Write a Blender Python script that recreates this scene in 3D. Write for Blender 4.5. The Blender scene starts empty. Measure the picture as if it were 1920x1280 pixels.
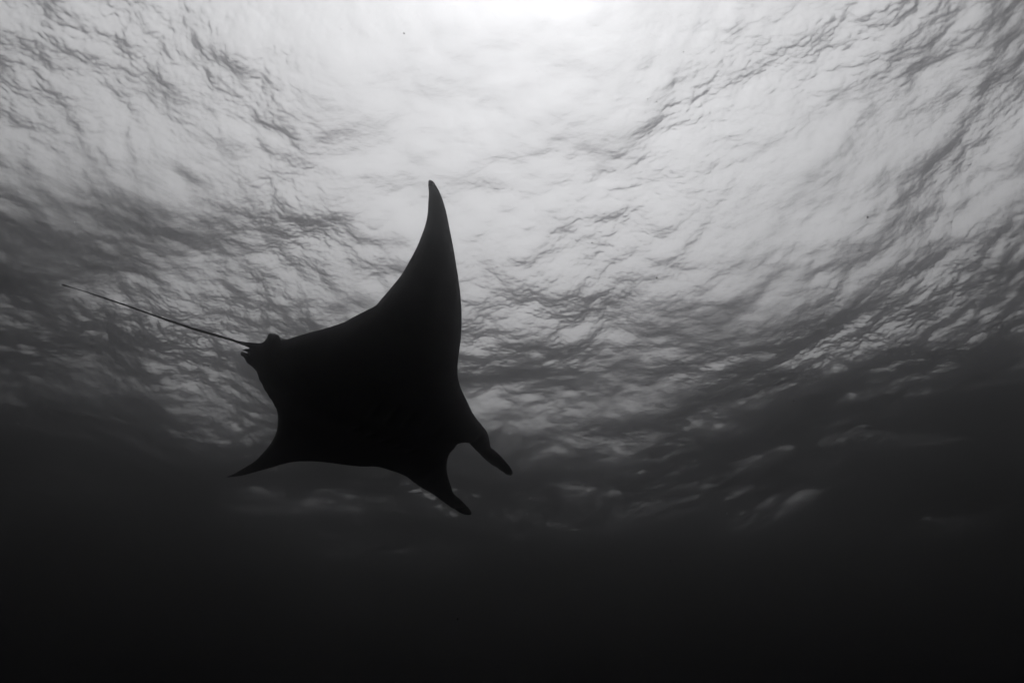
import bpy, bmesh, math
import numpy as np
from mathutils import Vector
from mathutils.geometry import delaunay_2d_cdt

S = bpy.context.scene
COL = S.collection
R = math.radians

# ------------------------------------------------------------------ camera
DEPTH = 16.0                     # metres of water above the lens
PITCH = R(41.3)
cam_d = bpy.data.cameras.new('camera')
cam_d.sensor_width = 36.0
cam_d.lens = 20.0
cam_d.clip_start = 0.05
cam_d.clip_end = 3000.0
cam = bpy.data.objects.new('camera', cam_d)
COL.objects.link(cam)
cam.location = (0.0, 0.0, -DEPTH)
cam.rotation_euler = (math.pi / 2 + PITCH, 0.0, 0.0)
S.camera = cam

# ------------------------------------------------------------------ sky, sun, exposure
SUN_ELEV, SUN_AZ = R(79.0), R(14.0)       # azimuth measured from +Y towards +X
world = bpy.data.worlds.new('World')
S.world = world
world.use_nodes = True
nt = world.node_tree
nt.nodes.clear()
sky = nt.nodes.new('ShaderNodeTexSky')
sky.sky_type = 'NISHITA'
sky.sun_disc = False
sky.sun_elevation = SUN_ELEV
sky.sun_rotation = SUN_AZ
sky.air_density = 1.0
sky.dust_density = 0.3
sky.ozone_density = 1.0
bw = nt.nodes.new('ShaderNodeRGBToBW')    # the photograph is black and white
tint = nt.nodes.new('ShaderNodeMix')
tint.data_type = 'RGBA'
tint.blend_type = 'MULTIPLY'
tint.inputs[0].default_value = 1.0
tint.inputs[7].default_value = (0.985, 0.985, 1.0, 1.0)
bg = nt.nodes.new('ShaderNodeBackground')
bg.inputs['Strength'].default_value = 0.12
wo = nt.nodes.new('ShaderNodeOutputWorld')
# thin overcast: luminance falls to a third at the horizon, as an evenly clouded sky does
wtc = nt.nodes.new('ShaderNodeTexCoord')
wsep = nt.nodes.new('ShaderNodeSeparateXYZ')
wma = nt.nodes.new('ShaderNodeMath')
wma.operation = 'MULTIPLY_ADD'
wma.inputs[1].default_value = 0.82
wma.inputs[2].default_value = 0.18
wma.use_clamp = True
wmu = nt.nodes.new('ShaderNodeMath')
wmu.operation = 'MULTIPLY'
nt.links.new(wtc.outputs['Generated'], wsep.inputs[0])
nt.links.new(wsep.outputs['Z'], wma.inputs[0])
nt.links.new(sky.outputs[0], bw.inputs[0])
nt.links.new(bw.outputs[0], wmu.inputs[0])
nt.links.new(wma.outputs[0], wmu.inputs[1])
nt.links.new(wmu.outputs[0], tint.inputs[6])
nt.links.new(tint.outputs[2], bg.inputs['Color'])
nt.links.new(bg.outputs[0], wo.inputs['Surface'])

sun_d = bpy.data.lights.new('sun', 'SUN')
sun_d.energy = 0.5
sun_d.angle = R(140.0)                     # sun spread wide by thin cloud
sun_d.color = (1.0, 1.0, 1.0)
sun = bpy.data.objects.new('sun', sun_d)
COL.objects.link(sun)
sdir = Vector((math.cos(SUN_ELEV) * math.sin(SUN_AZ), math.cos(SUN_ELEV) * math.cos(SUN_AZ), math.sin(SUN_ELEV)))
sun.rotation_euler = sdir.to_track_quat('Z', 'Y').to_euler()
sun.location = sdir * 50.0

S.view_settings.view_transform = 'Standard'
S.view_settings.look = 'None'
S.view_settings.gamma = 1.0
S.view_settings.use_curve_mapping = False
S.view_settings.exposure = 2.15

S.render.engine = 'CYCLES'
cy = S.cycles
cy.max_bounces = 10
cy.transmission_bounces = 8
cy.glossy_bounces = 6
cy.diffuse_bounces = 2
cy.volume_bounces = 3
cy.transparent_max_bounces = 8
cy.use_denoising = True
cy.use_adaptive_sampling = False
cy.denoiser = 'OPENIMAGEDENOISE'
cy.denoising_input_passes = 'RGB_ALBEDO_NORMAL'
cy.denoising_prefilter = 'ACCURATE'
cy.caustics_refractive = True
cy.caustics_reflective = True
cy.blur_glossy = 0.0
cy.sample_clamp_indirect = 8.0

# ------------------------------------------------------------------ materials
def new_mat(name):
    m = bpy.data.materials.new(name)
    m.use_nodes = True
    m.node_tree.nodes.clear()
    return m, m.node_tree.nodes, m.node_tree.links

# water surface: clear refracting sheet, finest ripples as relief
mw, N, L = new_mat('sea_water_surface')
out = N.new('ShaderNodeOutputMaterial')
gl = N.new('ShaderNodeBsdfGlass')
gl.inputs['IOR'].default_value = 1.333
gl.inputs['Roughness'].default_value = 0.276  # capillary ripples too small to model
gl.inputs['Color'].default_value = (1, 1, 1, 1)
geo = N.new('ShaderNodeNewGeometry')
# silky ripples: crossing sets of stretched, ridged ripples plus a faint isotropic tremble
prev = None
for ang, sc, st, dist, rough in ((38, 10.0, 2.6, 0.010, 0.7), (-30, 12.0, 2.8, 0.010, 0.7), (4, 16.0, 3.2, 0.007, 0.7)):
    mp = N.new('ShaderNodeMapping')
    mp.vector_type = 'TEXTURE'
    mp.inputs['Rotation'].default_value = (0, 0, R(ang))
    mp.inputs['Scale'].default_value = (st, 1.0, 1.0)
    nz = N.new('ShaderNodeTexNoise')
    nz.inputs['Scale'].default_value = sc
    nz.inputs['Detail'].default_value = 4.0
    nz.inputs['Roughness'].default_value = rough
    nz.inputs['Distortion'].default_value = 0.9
    bp = N.new('ShaderNodeBump')
    bp.inputs['Strength'].default_value = 1.0
    bp.inputs['Distance'].default_value = dist
    L.new(geo.outputs['Position'], mp.inputs['Vector'])
    L.new(mp.outputs[0], nz.inputs['Vector'])
    L.new(nz.outputs[0], bp.inputs['Height'])
    if prev:
        L.new(prev.outputs[0], bp.inputs['Normal'])
    prev = bp
L.new(prev.outputs[0], gl.inputs['Normal'])
L.new(gl.outputs[0], out.inputs['Surface'])

# body of water
mh, N, L = new_mat('sea_water_body')
out = N.new('ShaderNodeOutputMaterial')
pv = N.new('ShaderNodeVolumePrincipled')
pv.inputs['Color'].default_value = (0.39, 0.39, 0.40, 1)
pv.inputs['Density'].default_value = 0.086
pv.inputs['Anisotropy'].default_value = 0.972
pv.inputs['Density Attribute'].default_value = ''
L.new(pv.outputs[0], out.inputs['Volume'])
mh.cycles.homogeneous_volume = True

# ray skin
ms, N, L = new_mat('dark_skin')
out = N.new('ShaderNodeOutputMaterial')
pb = N.new('ShaderNodeBsdfPrincipled')
tc = N.new('ShaderNodeTexCoord')
nz = N.new('ShaderNodeTexNoise')
nz.inputs['Scale'].default_value = 5.0
nz.inputs['Detail'].default_value = 6.0
cr = N.new('ShaderNodeValToRGB')
cr.color_ramp.elements[0].position = 0.35
cr.color_ramp.elements[0].color = (0.018, 0.018, 0.019, 1)
cr.color_ramp.elements[1].position = 0.7
cr.color_ramp.elements[1].color = (0.035, 0.035, 0.037, 1)
nb = N.new('ShaderNodeTexNoise')
nb.inputs['Scale'].default_value = 140.0
nb.inputs['Detail'].default_value = 3.0
bb = N.new('ShaderNodeBump')
bb.inputs['Strength'].default_value = 0.3
bb.inputs['Distance'].default_value = 0.002
L.new(tc.outputs['Object'], nz.inputs['Vector'])
L.new(tc.outputs['Object'], nb.inputs['Vector'])
L.new(nz.outputs[0], cr.inputs[0])
L.new(cr.outputs[0], pb.inputs['Base Color'])
L.new(nb.outputs[0], bb.inputs['Height'])
L.new(bb.outputs[0], pb.inputs['Normal'])
pb.inputs['Roughness'].default_value = 0.55
pb.inputs['Specular IOR Level'].default_value = 0.08   # wet skin under water hardly glints
L.new(pb.outputs[0], out.inputs['Surface'])

me_, N, L = new_mat('eye_dark')
out = N.new('ShaderNodeOutputMaterial')
pb = N.new('ShaderNodeBsdfPrincipled')
pb.inputs['Base Color'].default_value = (0.012, 0.012, 0.012, 1)
pb.inputs['Roughness'].default_value = 0.25
L.new(pb.outputs[0], out.inputs['Surface'])

mk, N, L = new_mat('plankton')
out = N.new('ShaderNodeOutputMaterial')
pb = N.new('ShaderNodeBsdfPrincipled')
pb.inputs['Base Color'].default_value = (0.09, 0.09, 0.09, 1)
pb.inputs['Roughness'].default_value = 0.7
L.new(pb.outputs[0], out.inputs['Surface'])

# ------------------------------------------------------------------ sea surface
rng = np.random.default_rng(11)

def wave_tile(n, size, bands, wind, seed):
    """periodic height + choppy offsets; bands = (shortest, longest wavelength, rms slope, directionality)"""
    rg = np.random.default_rng(seed)
    k1 = 2 * math.pi * np.fft.fftfreq(n, size / n)
    kx, ky = np.meshgrid(k1, k1, indexing='xy')
    k = np.hypot(kx, ky)
    k[0, 0] = 1.0
    lam = 2 * math.pi / k
    c = (kx * math.cos(wind) + ky * math.sin(wind)) / k
    H = np.zeros((n, n), complex)
    for lo, hi, slope, dr in bands:
        win = np.exp(-np.clip(np.log(lam / hi), 0, None) ** 2 / 0.08) * np.exp(-np.clip(np.log(lo / lam), 0, None) ** 2 / 0.08)
        amp = k ** -2.0 * win * ((1 - dr) + dr * np.abs(c) ** 2)
        amp[0, 0] = 0
        z = (rg.standard_normal((n, n)) + 1j * rg.standard_normal((n, n))) * amp
        h = np.fft.ifft2(z).real
        f = np.fft.fft2(h)
        sx = np.fft.ifft2(1j * kx * f).real
        sy = np.fft.ifft2(1j * ky * f).real
        f *= slope / math.sqrt((sx ** 2 + sy ** 2).mean())
        H += f
    h = np.fft.ifft2(H).real
    dx = np.fft.ifft2(1j * kx / k * H).real
    dy = np.fft.ifft2(1j * ky / k * H).real
    return h, dx, dy

def sample(a, size, X, Y):
    n = a.shape[0]
    u = X / size * n
    v = Y / size * n
    iu = np.floor(u).astype(int)
    iv = np.floor(v).astype(int)
    fu = u - iu
    fv = v - iv
    def cub(p0, p1, p2, p3, t):
        return p1 + 0.5 * t * (p2 - p0 + t * (2 * p0 - 5 * p1 + 4 * p2 - p3 + t * (3 * (p1 - p2) + p3 - p0)))
    rows = []
    for j in range(-1, 3):
        r = (iv + j) % n
        rows.append(cub(*[a[r, (iu + i) % n] for i in range(-1, 3)], fu))
    return cub(*rows, fv)

SWELL = (wave_tile(512, 190.0, [(3.0, 30.0, 0.15, 0.3)], R(70), 31), 190.0)
MID = (wave_tile(768, 92.0, [(0.8, 2.4, 0.125, 0.2), (0.3, 0.8, 0.085, 0.2)], R(62), 8), 92.0)
GUST = (wave_tile(256, 132.0, [(3.5, 14.0, 0.1, 0.2)], R(20), 5), 132.0)   # where the breeze roughens the water
SHORT = (wave_tile(1280, 46.0, [(0.18, 0.36, 0.09, 0.4), (0.09, 0.18, 0.115, 0.4)], R(75), 21), 46.0)

def axis(lo, hi, step, mid_lo, mid_hi, far):
    a = list(np.arange(lo, hi + step * 0.5, step))
    def run(mid):
        s, p, out = step, 0.0, []
        while p < far:
            s *= 1.006 if p < mid else 1.09
            p += s
            out.append(p)
        return out
    up = [a[-1] + q for q in run(mid_hi)]
    dn = [a[0] - q for q in run(mid_lo)]
    return np.array(dn[::-1] + a + up)

xs = axis(-15.0, 15.0, 0.042, 20.0, 20.0, 600.0)
ys = axis(-1.0, 19.0, 0.042, 0.0, 26.0, 600.0)
print('grid', len(xs), len(ys))
X, Y = np.meshgrid(xs, ys, indexing='xy')
spx = np.gradient(xs)[None, :]
spy = np.gradient(ys)[:, None]
sp = np.maximum(spx, spy)
wsh = np.clip(1.7 - sp / 0.24, 0, 1)         # short waves only where the mesh can carry them
wmi = np.clip(1.6 - sp / 0.5, 0, 1)
wsw = np.clip(1.6 - sp / 2.0, 0, 1)
PX, PY, PZ = X.copy(), Y.copy(), np.zeros_like(X)
gust = sample(GUST[0][0], GUST[1], X, Y)
gust = gust / gust.std()
gust = np.exp(0.45 * gust - 0.10)
wmi = wmi * (0.45 + 0.55 * gust)
wsh = wsh * gust
for (fields, size), w, ch in ((SWELL, wsw, 0.8), (MID, wmi, 0.5), (SHORT, wsh, 0.8)):
    h, dx, dy = (sample(f, size, X, Y) for f in fields)
    PZ += h * w
    PX += -ch * dx * w * -1.0
    PY += -ch * dy * w * -1.0
ny, nx = X.shape
co = np.stack([PX, PY, PZ], -1).reshape(-1, 3).astype(np.float32)
ii = np.arange(nx * ny).reshape(ny, nx)
quads = np.stack([ii[:-1, :-1], ii[:-1, 1:], ii[1:, 1:], ii[1:, :-1]], -1).reshape(-1, 4).astype(np.int32)
me = bpy.data.meshes.new('water_surface')
me.vertices.add(len(co))
me.vertices.foreach_set('co', co.ravel())
me.loops.add(quads.size)
me.loops.foreach_set('vertex_index', quads.ravel())
me.polygons.add(len(quads))
me.polygons.foreach_set('loop_start', np.arange(0, quads.size, 4, dtype=np.int32))
me.update(calc_edges=True)
me.polygons.foreach_set('use_smooth', np.ones(len(quads), bool))
me.materials.append(mw)
water = bpy.data.objects.new('water_surface', me)
COL.objects.link(water)
water['kind'] = 'structure'
trough = float(PZ.min())
print('water quads', len(quads), 'z', PZ.min(), PZ.max())

# ------------------------------------------------------------------ body of water (even haze)
def box(name, lo, hi, mat):
    bm = bmesh.new()
    bmesh.ops.create_cube(bm, size=1.0)
    for v in bm.verts:
        v.co = Vector([lo[i] if v.co[i] < 0 else hi[i] for i in range(3)])
    m = bpy.data.meshes.new(name)
    bm.to_mesh(m)
    bm.free()
    m.materials.append(mat)
    o = bpy.data.objects.new(name, m)
    COL.objects.link(o)
    return o

haze = box('haze', (-550, -550, -90.0), (550, 550, trough - 0.03), mh)
haze['kind'] = 'stuff'

# ------------------------------------------------------------------ manta ray
# outline of the animal as seen from below, measured in the picture and laid onto the ray's own
# gently bent level disc, 3.4 m above the lens
OUT = [(805,337),(810.3,338.8),(816.6,346.6),(824.4,360.6),(831,378),(836,395),(843,429),(850,464),(855.6,498),(860,526),
(863.8,557.5),(865.6,585.6),(865.4,607.5),(863.4,642),(860.3,664),(858.4,682.5),(858.2,701),(860.4,716),(866,732),(876,752.6),
(888,777.5),(900,794.7),(909.4,804),(913.7,811.6),(916.5,820),(918.4,829.4),(921.6,840.6),(930,846.6),(939.4,855.6),
(950.6,867.8),(957.2,876.2),(961,883.8),(960.4,889.4),(957.2,891.6),(951.6,889.4),(941.2,882.8),(930,874.4),(918.8,867.8),
(909.4,860.3),(896.2,847.2),(883,834),(874.3,825.4),(864.4,825.8),(855,836),(844.7,847.2),(840,857.5),(837.8,868.8),
(838,882),(841,896.9),(845.6,911.9),(852.2,927.8),(860.6,934.4),(871.9,944.7),(880.3,954),(883.7,960.6),(882.2,964.8),
(873.8,964.4),(862.5,960.6),(853,954),(841.9,946.6),(825,934.4),(808,922.2),(795,914.7),(780,905.3),(754.2,886.7),(730,878),
(709.5,872.2),(682,872.2),(654.5,870.2),(623.5,866),(592.6,863.3),(565,863.6),(537.6,867.8),(510,875.7),(482.5,883.3),
(455,890.8),(437,893.4),(426,894.2),(437.8,888.4),(458.5,876.4),(477.4,864.3),(494.6,847),(508.3,830),(517.6,811),
(521,790.4),(519.7,771.5),(511.8,752.6),(499.7,733.7),(488.7,714.7),(482.5,699.3),(478.6,690),(472.5,683.8),(460,675),
(457.5,670),(452,666.3),(450.8,662),(453.4,658.6),(463,662.4),(465,660.4),(455.5,656.4),(460,654),(468.8,652.5),(455,647),(435,639.5),
(400,629.5),(365,619.5),(325,605.8),(280,589.9),(235,573.4),(195,559.9),(160,547.6),(132.5,539.2),(115,533.6),(115,532.6),
(132.5,537.9),(160,546),(195,557.4),(235,570.8),(280,586.6),(325,601.8),(365,615.2),(400,624.8),(432.5,634.6),(450,639.6),
(475,642.5),(487,644.5),(493.8,641),(500,633.8),(505.5,625.4),(512.5,628),(521,630.5),(528.8,639.5),(542.7,636.3),
(572,627),(613.2,616),(640.7,606.2),(671,590),(690,580.5),(704,573),(715,560.6),(733.8,538.8),(752.5,515.3),(768,488.8),
(780.6,465.3),(791.6,438.8),(798.8,416.9),(802,398),(803,379.4),(804,357.5),(803,348),(803.4,340.3)]
FPX = 1920 * 20.0 / 36.0
HGT = 3.4
LEVEL = R(45.0)                                # lens pitch at which the disc would lie dead level
cp, spn = math.cos(LEVEL), math.sin(LEVEL)
def ray(px, py):
    u, v = (px - 960) / FPX, (640 - py) / FPX
    return np.array([u, cp - v * spn, spn + v * cp])

def on_level(px, py, z):
    d = ray(px, py)
    t = z / d[2]
    return d[0] * t, d[1] * t

tailb = np.array(on_level(484, 652, HGT))
mouth = np.array(on_level(868, 826, HGT))
AX = (mouth - tailb) / np.linalg.norm(mouth - tailb)
PR = np.array([AX[1], -AX[0]])                 # towards the ray's right wing
ORG = tailb
BODY = float(np.linalg.norm(mouth - tailb))
def bend(a, s):                                # gentle upstroke of the wings, tail a little lifted
    return 0.16 * (np.abs(s) / 2.0) ** 2.2 + 0.05 * np.clip(-a, 0, 3)
def unproject(px, py):
    z = HGT
    for _ in range(60):
        p = np.array(on_level(px, py, z)) - ORG
        a, s = p @ AX, p @ PR
        z = 0.6 * z + 0.4 * (HGT + bend(a, s))
    return a, s

raw = np.array([unproject(*p) for p in OUT])
# smooth closed curve through the points, about 1.5 cm apart (0.6 on sharp bits)
def densify(P, step):
    n = len(P)
    res = []
    for i in range(n):
        p0, p1, p2, p3 = P[i - 1], P[i], P[(i + 1) % n], P[(i + 2) % n]
        d = np.linalg.norm(p2 - p1)
        m = max(1, int(round(d / step)))
        # centripetal-like tangents limited by segment length
        def tan(a, b, c):
            la, lb = np.linalg.norm(b - a), np.linalg.norm(c - b)
            return ((b - a) / la * lb + (c - b) / lb * la) / (la + lb)
        t1, t2 = tan(p0, p1, p2) * d, tan(p1, p2, p3) * d
        for j in range(m):
            t = j / m
            res.append((2*t**3-3*t**2+1)*p1 + (t**3-2*t**2+t)*t1 + (-2*t**3+3*t**2)*p2 + (t**3-t**2)*t2)
    return np.array(res)
rim = densify(raw, 0.022)

def seg_dist(P, Q):
    A, B = Q, np.roll(Q, -1, 0)
    best = np.full(len(P), 1e9)
    AB = B - A
    l2 = (AB ** 2).sum(1)
    for i in range(len(A)):
        t = np.clip(((P - A[i]) @ AB[i]) / l2[i], 0, 1)
        d = np.hypot(*(P - A[i] - t[:, None] * AB[i]).T)
        np.minimum(best, d, out=best)
    return best

def inside(P, Q):
    c = np.zeros(len(P), bool)
    A, B = Q, np.roll(Q, -1, 0)
    for a, b in zip(A, B):
        m = ((a[1] > P[:, 1]) != (b[1] > P[:, 1]))
        if a[1] != b[1]:
            c ^= m & (P[:, 0] < (b[0] - a[0]) * (P[:, 1] - a[1]) / (b[1] - a[1]) + a[0])
    return c

g = 0.03
ga, gs = np.meshgrid(np.arange(-0.4, 2.9, g), np.arange(-2.5, 2.5, g * 0.866))
ga = ga + (np.arange(gs.shape[0]) % 2)[:, None] * g * 0.5
pts = np.stack([ga.ravel(), gs.ravel()], 1)
pts = pts[inside(pts, rim)]
pts = pts[seg_dist(pts, rim) > 0.012]
# spine points for thin bits: the tail's centre line
tl_u = np.array([unproject(*p) for p in [(455,641.4),(432.5,636.6),(400,627.1),(365,617.3),(325,603.8),(280,588.2),(235,572.1),(195,558.6),(160,546.8),(132.5,538.5)]])
tl = []
for p, q in zip(tl_u[:-1], tl_u[1:]):
    for t in np.linspace(0, 1, 9)[:-1]:
        tl.append(p + (q - p) * t)
tl = np.array(tl)
pts = pts[(pts[:, 0] > tl[:, 0].max() + 0.01) | (np.abs(pts[:, 1]) > 0.6)]
allp = np.vstack([rim, tl, pts])
nr = len(rim)
vv, _, ff, ov, _, _ = delaunay_2d_cdt([Vector(p) for p in allp], [(i, (i + 1) % nr) for i in range(nr)], [], 1, 1e-6)
V2 = np.array([(v.x, v.y) for v in vv])
onrim = np.zeros(len(V2), bool)
for i, src in enumerate(ov):
    onrim[i] = any(k < nr for k in src)
d = seg_dist(V2, rim)
d[onrim] = 0.0
a, s = V2[:, 0], V2[:, 1]
# half thickness: deep rounded trunk, wings thinning out to the tips, thin round-edged lobes and fins
along = np.clip(a / BODY, -0.2, 1.4)
trunk = 0.20 * np.exp(-(s / 0.42) ** 2) * np.clip(np.sin(np.clip(along * 0.97 + 0.03, 0, 1.05) * math.pi), 0.0, 1) ** 0.7
wing = (0.075 * np.exp(-(s / 1.1) ** 2) + 0.022) * np.clip(0.3 + a / 0.7, 0.3, 1)
lim = np.where(a < -0.02, 0.03, trunk + wing)
lim = np.where(along > 1.02, 0.045, lim)
def rounded(dd, lim):
    r = np.minimum(np.maximum(lim * 2.2, 0.02), 0.5)
    q = np.clip(1 - dd / r, 0, 1)
    return lim * np.sqrt(1 - q ** 2)
half = rounded(d, lim)
half = np.where(a < -0.02, np.minimum(half, d * 1.0), half)
half[onrim] = 0
# gill slits: five shallow curved grooves each side on the belly; mouth groove
groove = np.zeros(len(V2))
for sg in (-1, 1):
    for k in range(5):
        ac = BODY * (0.80 - 0.075 * k)
        sc = 0.26 - 0.02 * k
        da = a - (ac + 0.25 * (np.abs(s) - sc) ** 2)
        groove += np.exp(-(da / 0.014) ** 2) * np.exp(-((s * sg - sc) / 0.10) ** 4)
zt = bend(a, s) + half * 1.05
zb = bend(a, s) - half * 0.95 + 0.012 * np.minimum(groove, 1) * (d > 0.05)
# small back fin at the tail root, leaning backwards
fin = np.clip(1 - np.abs(a - 0.24) / 0.09, 0, 1) * np.exp(-(s / 0.012) ** 2)
zt = zt + 0.035 * fin * (d > 0.02)
top = np.arange(len(V2))
bot = top.copy()
inner = np.where(~onrim)[0]
bot[inner] = len(V2) + np.arange(len(inner))
A2, S2 = np.concatenate([a, a[inner]]), np.concatenate([s, s[inner]])
ZZ = np.concatenate([zt, zb[inner]])
ZZ[:len(V2)][onrim] = bend(a, s)[onrim]
W = ORG[None, :] + A2[:, None] * AX + S2[:, None] * PR
centre = ORG + AX * BODY * 0.5
verts = np.column_stack([W - centre, ZZ])
faces = []
for f in ff:
    f = list(f)
    pa = V2[f]
    area = (pa[1][0]-pa[0][0])*(pa[2][1]-pa[0][1])-(pa[2][0]-pa[0][0])*(pa[1][1]-pa[0][1])
    # (along, right) is a left-handed pair seen from above
    up = f[::-1] if area > 0 else f
    faces.append(tuple(int(top[i]) for i in up))
    lowf = tuple(int(bot[i]) for i in up[::-1])
    if not all(onrim[i] for i in f):
        faces.append(lowf)
    else:
        faces[-1] = faces[-1]
mm = bpy.data.meshes.new('manta_ray')
mm.from_pydata([tuple(v) for v in verts], [], faces)
mm.polygons.foreach_set('use_smooth', np.ones(len(mm.polygons), bool))
mm.materials.append(ms)
mm.update()
manta = bpy.data.objects.new('manta_ray', mm)
DIP = PITCH - LEVEL                            # the animal noses a few degrees off the level
base = Vector((centre[0], centre[1], HGT))
manta.location = Vector((0, base.y * math.cos(DIP) - base.z * math.sin(DIP), base.y * math.sin(DIP) + base.z * math.cos(DIP) - DEPTH)) + Vector((base.x, 0, 0))
manta.rotation_euler = (DIP, 0, 0)
COL.objects.link(manta)
manta['label'] = 'black manta ray gliding below the rippled sea surface with long thin tail trailing'
manta['category'] = 'manta ray'
print('manta verts', len(verts), 'body', BODY, 'span', s.min(), s.max(), 'tail', a.min())

# eyes, one on the side of each head lobe root
def eye(px, py, inw):
    ea, es = unproject(px, py)
    bm = bmesh.new()
    bmesh.ops.create_uvsphere(bm, u_segments=16, v_segments=10, radius=0.017)
    m = bpy.data.meshes.new('eye')
    bm.to_mesh(m)
    bm.free()
    m.polygons.foreach_set('use_smooth', np.ones(len(m.polygons), bool))
    m.materials.append(me_)
    o = bpy.data.objects.new('eye', m)
    p = ORG + ea * AX + (es + inw) * PR - centre
    o.location = (p[0], p[1], float(bend(ea, es)) + 0.012)
    o.parent = manta
    COL.objects.link(o)
eye(912, 812, -0.02)
eye(806, 920, 0.02)

# ------------------------------------------------------------------ drifting plankton specks
def specks(n, seed):
    rg = np.random.default_rng(seed)
    bm = bmesh.new()
    for _ in range(n):
        dist = 1.2 + 7.0 * rg.random() ** 0.7
        az, el = R(rg.uniform(-60, 60)), R(rg.uniform(5, 85))
        c = Vector((dist * math.sin(az) * math.cos(el), dist * math.cos(az) * math.cos(el), -DEPTH + dist * math.sin(el)))
        if c.z > trough - 0.6:
            continue
        r = 0.0012 + 0.0035 * rg.random() ** 3
        vs = [bm.verts.new(c + Vector(rg.normal(size=3)).normalized() * r * rg.uniform(0.6, 1.5)) for _ in range(7)]
        bmesh.ops.convex_hull(bm, input=vs)
    m = bpy.data.meshes.new('plankton')
    bm.to_mesh(m)
    bm.free()
    m.materials.append(mk)
    o = bpy.data.objects.new('plankton', m)
    COL.objects.link(o)
    o['kind'] = 'stuff'
specks(420, 5)
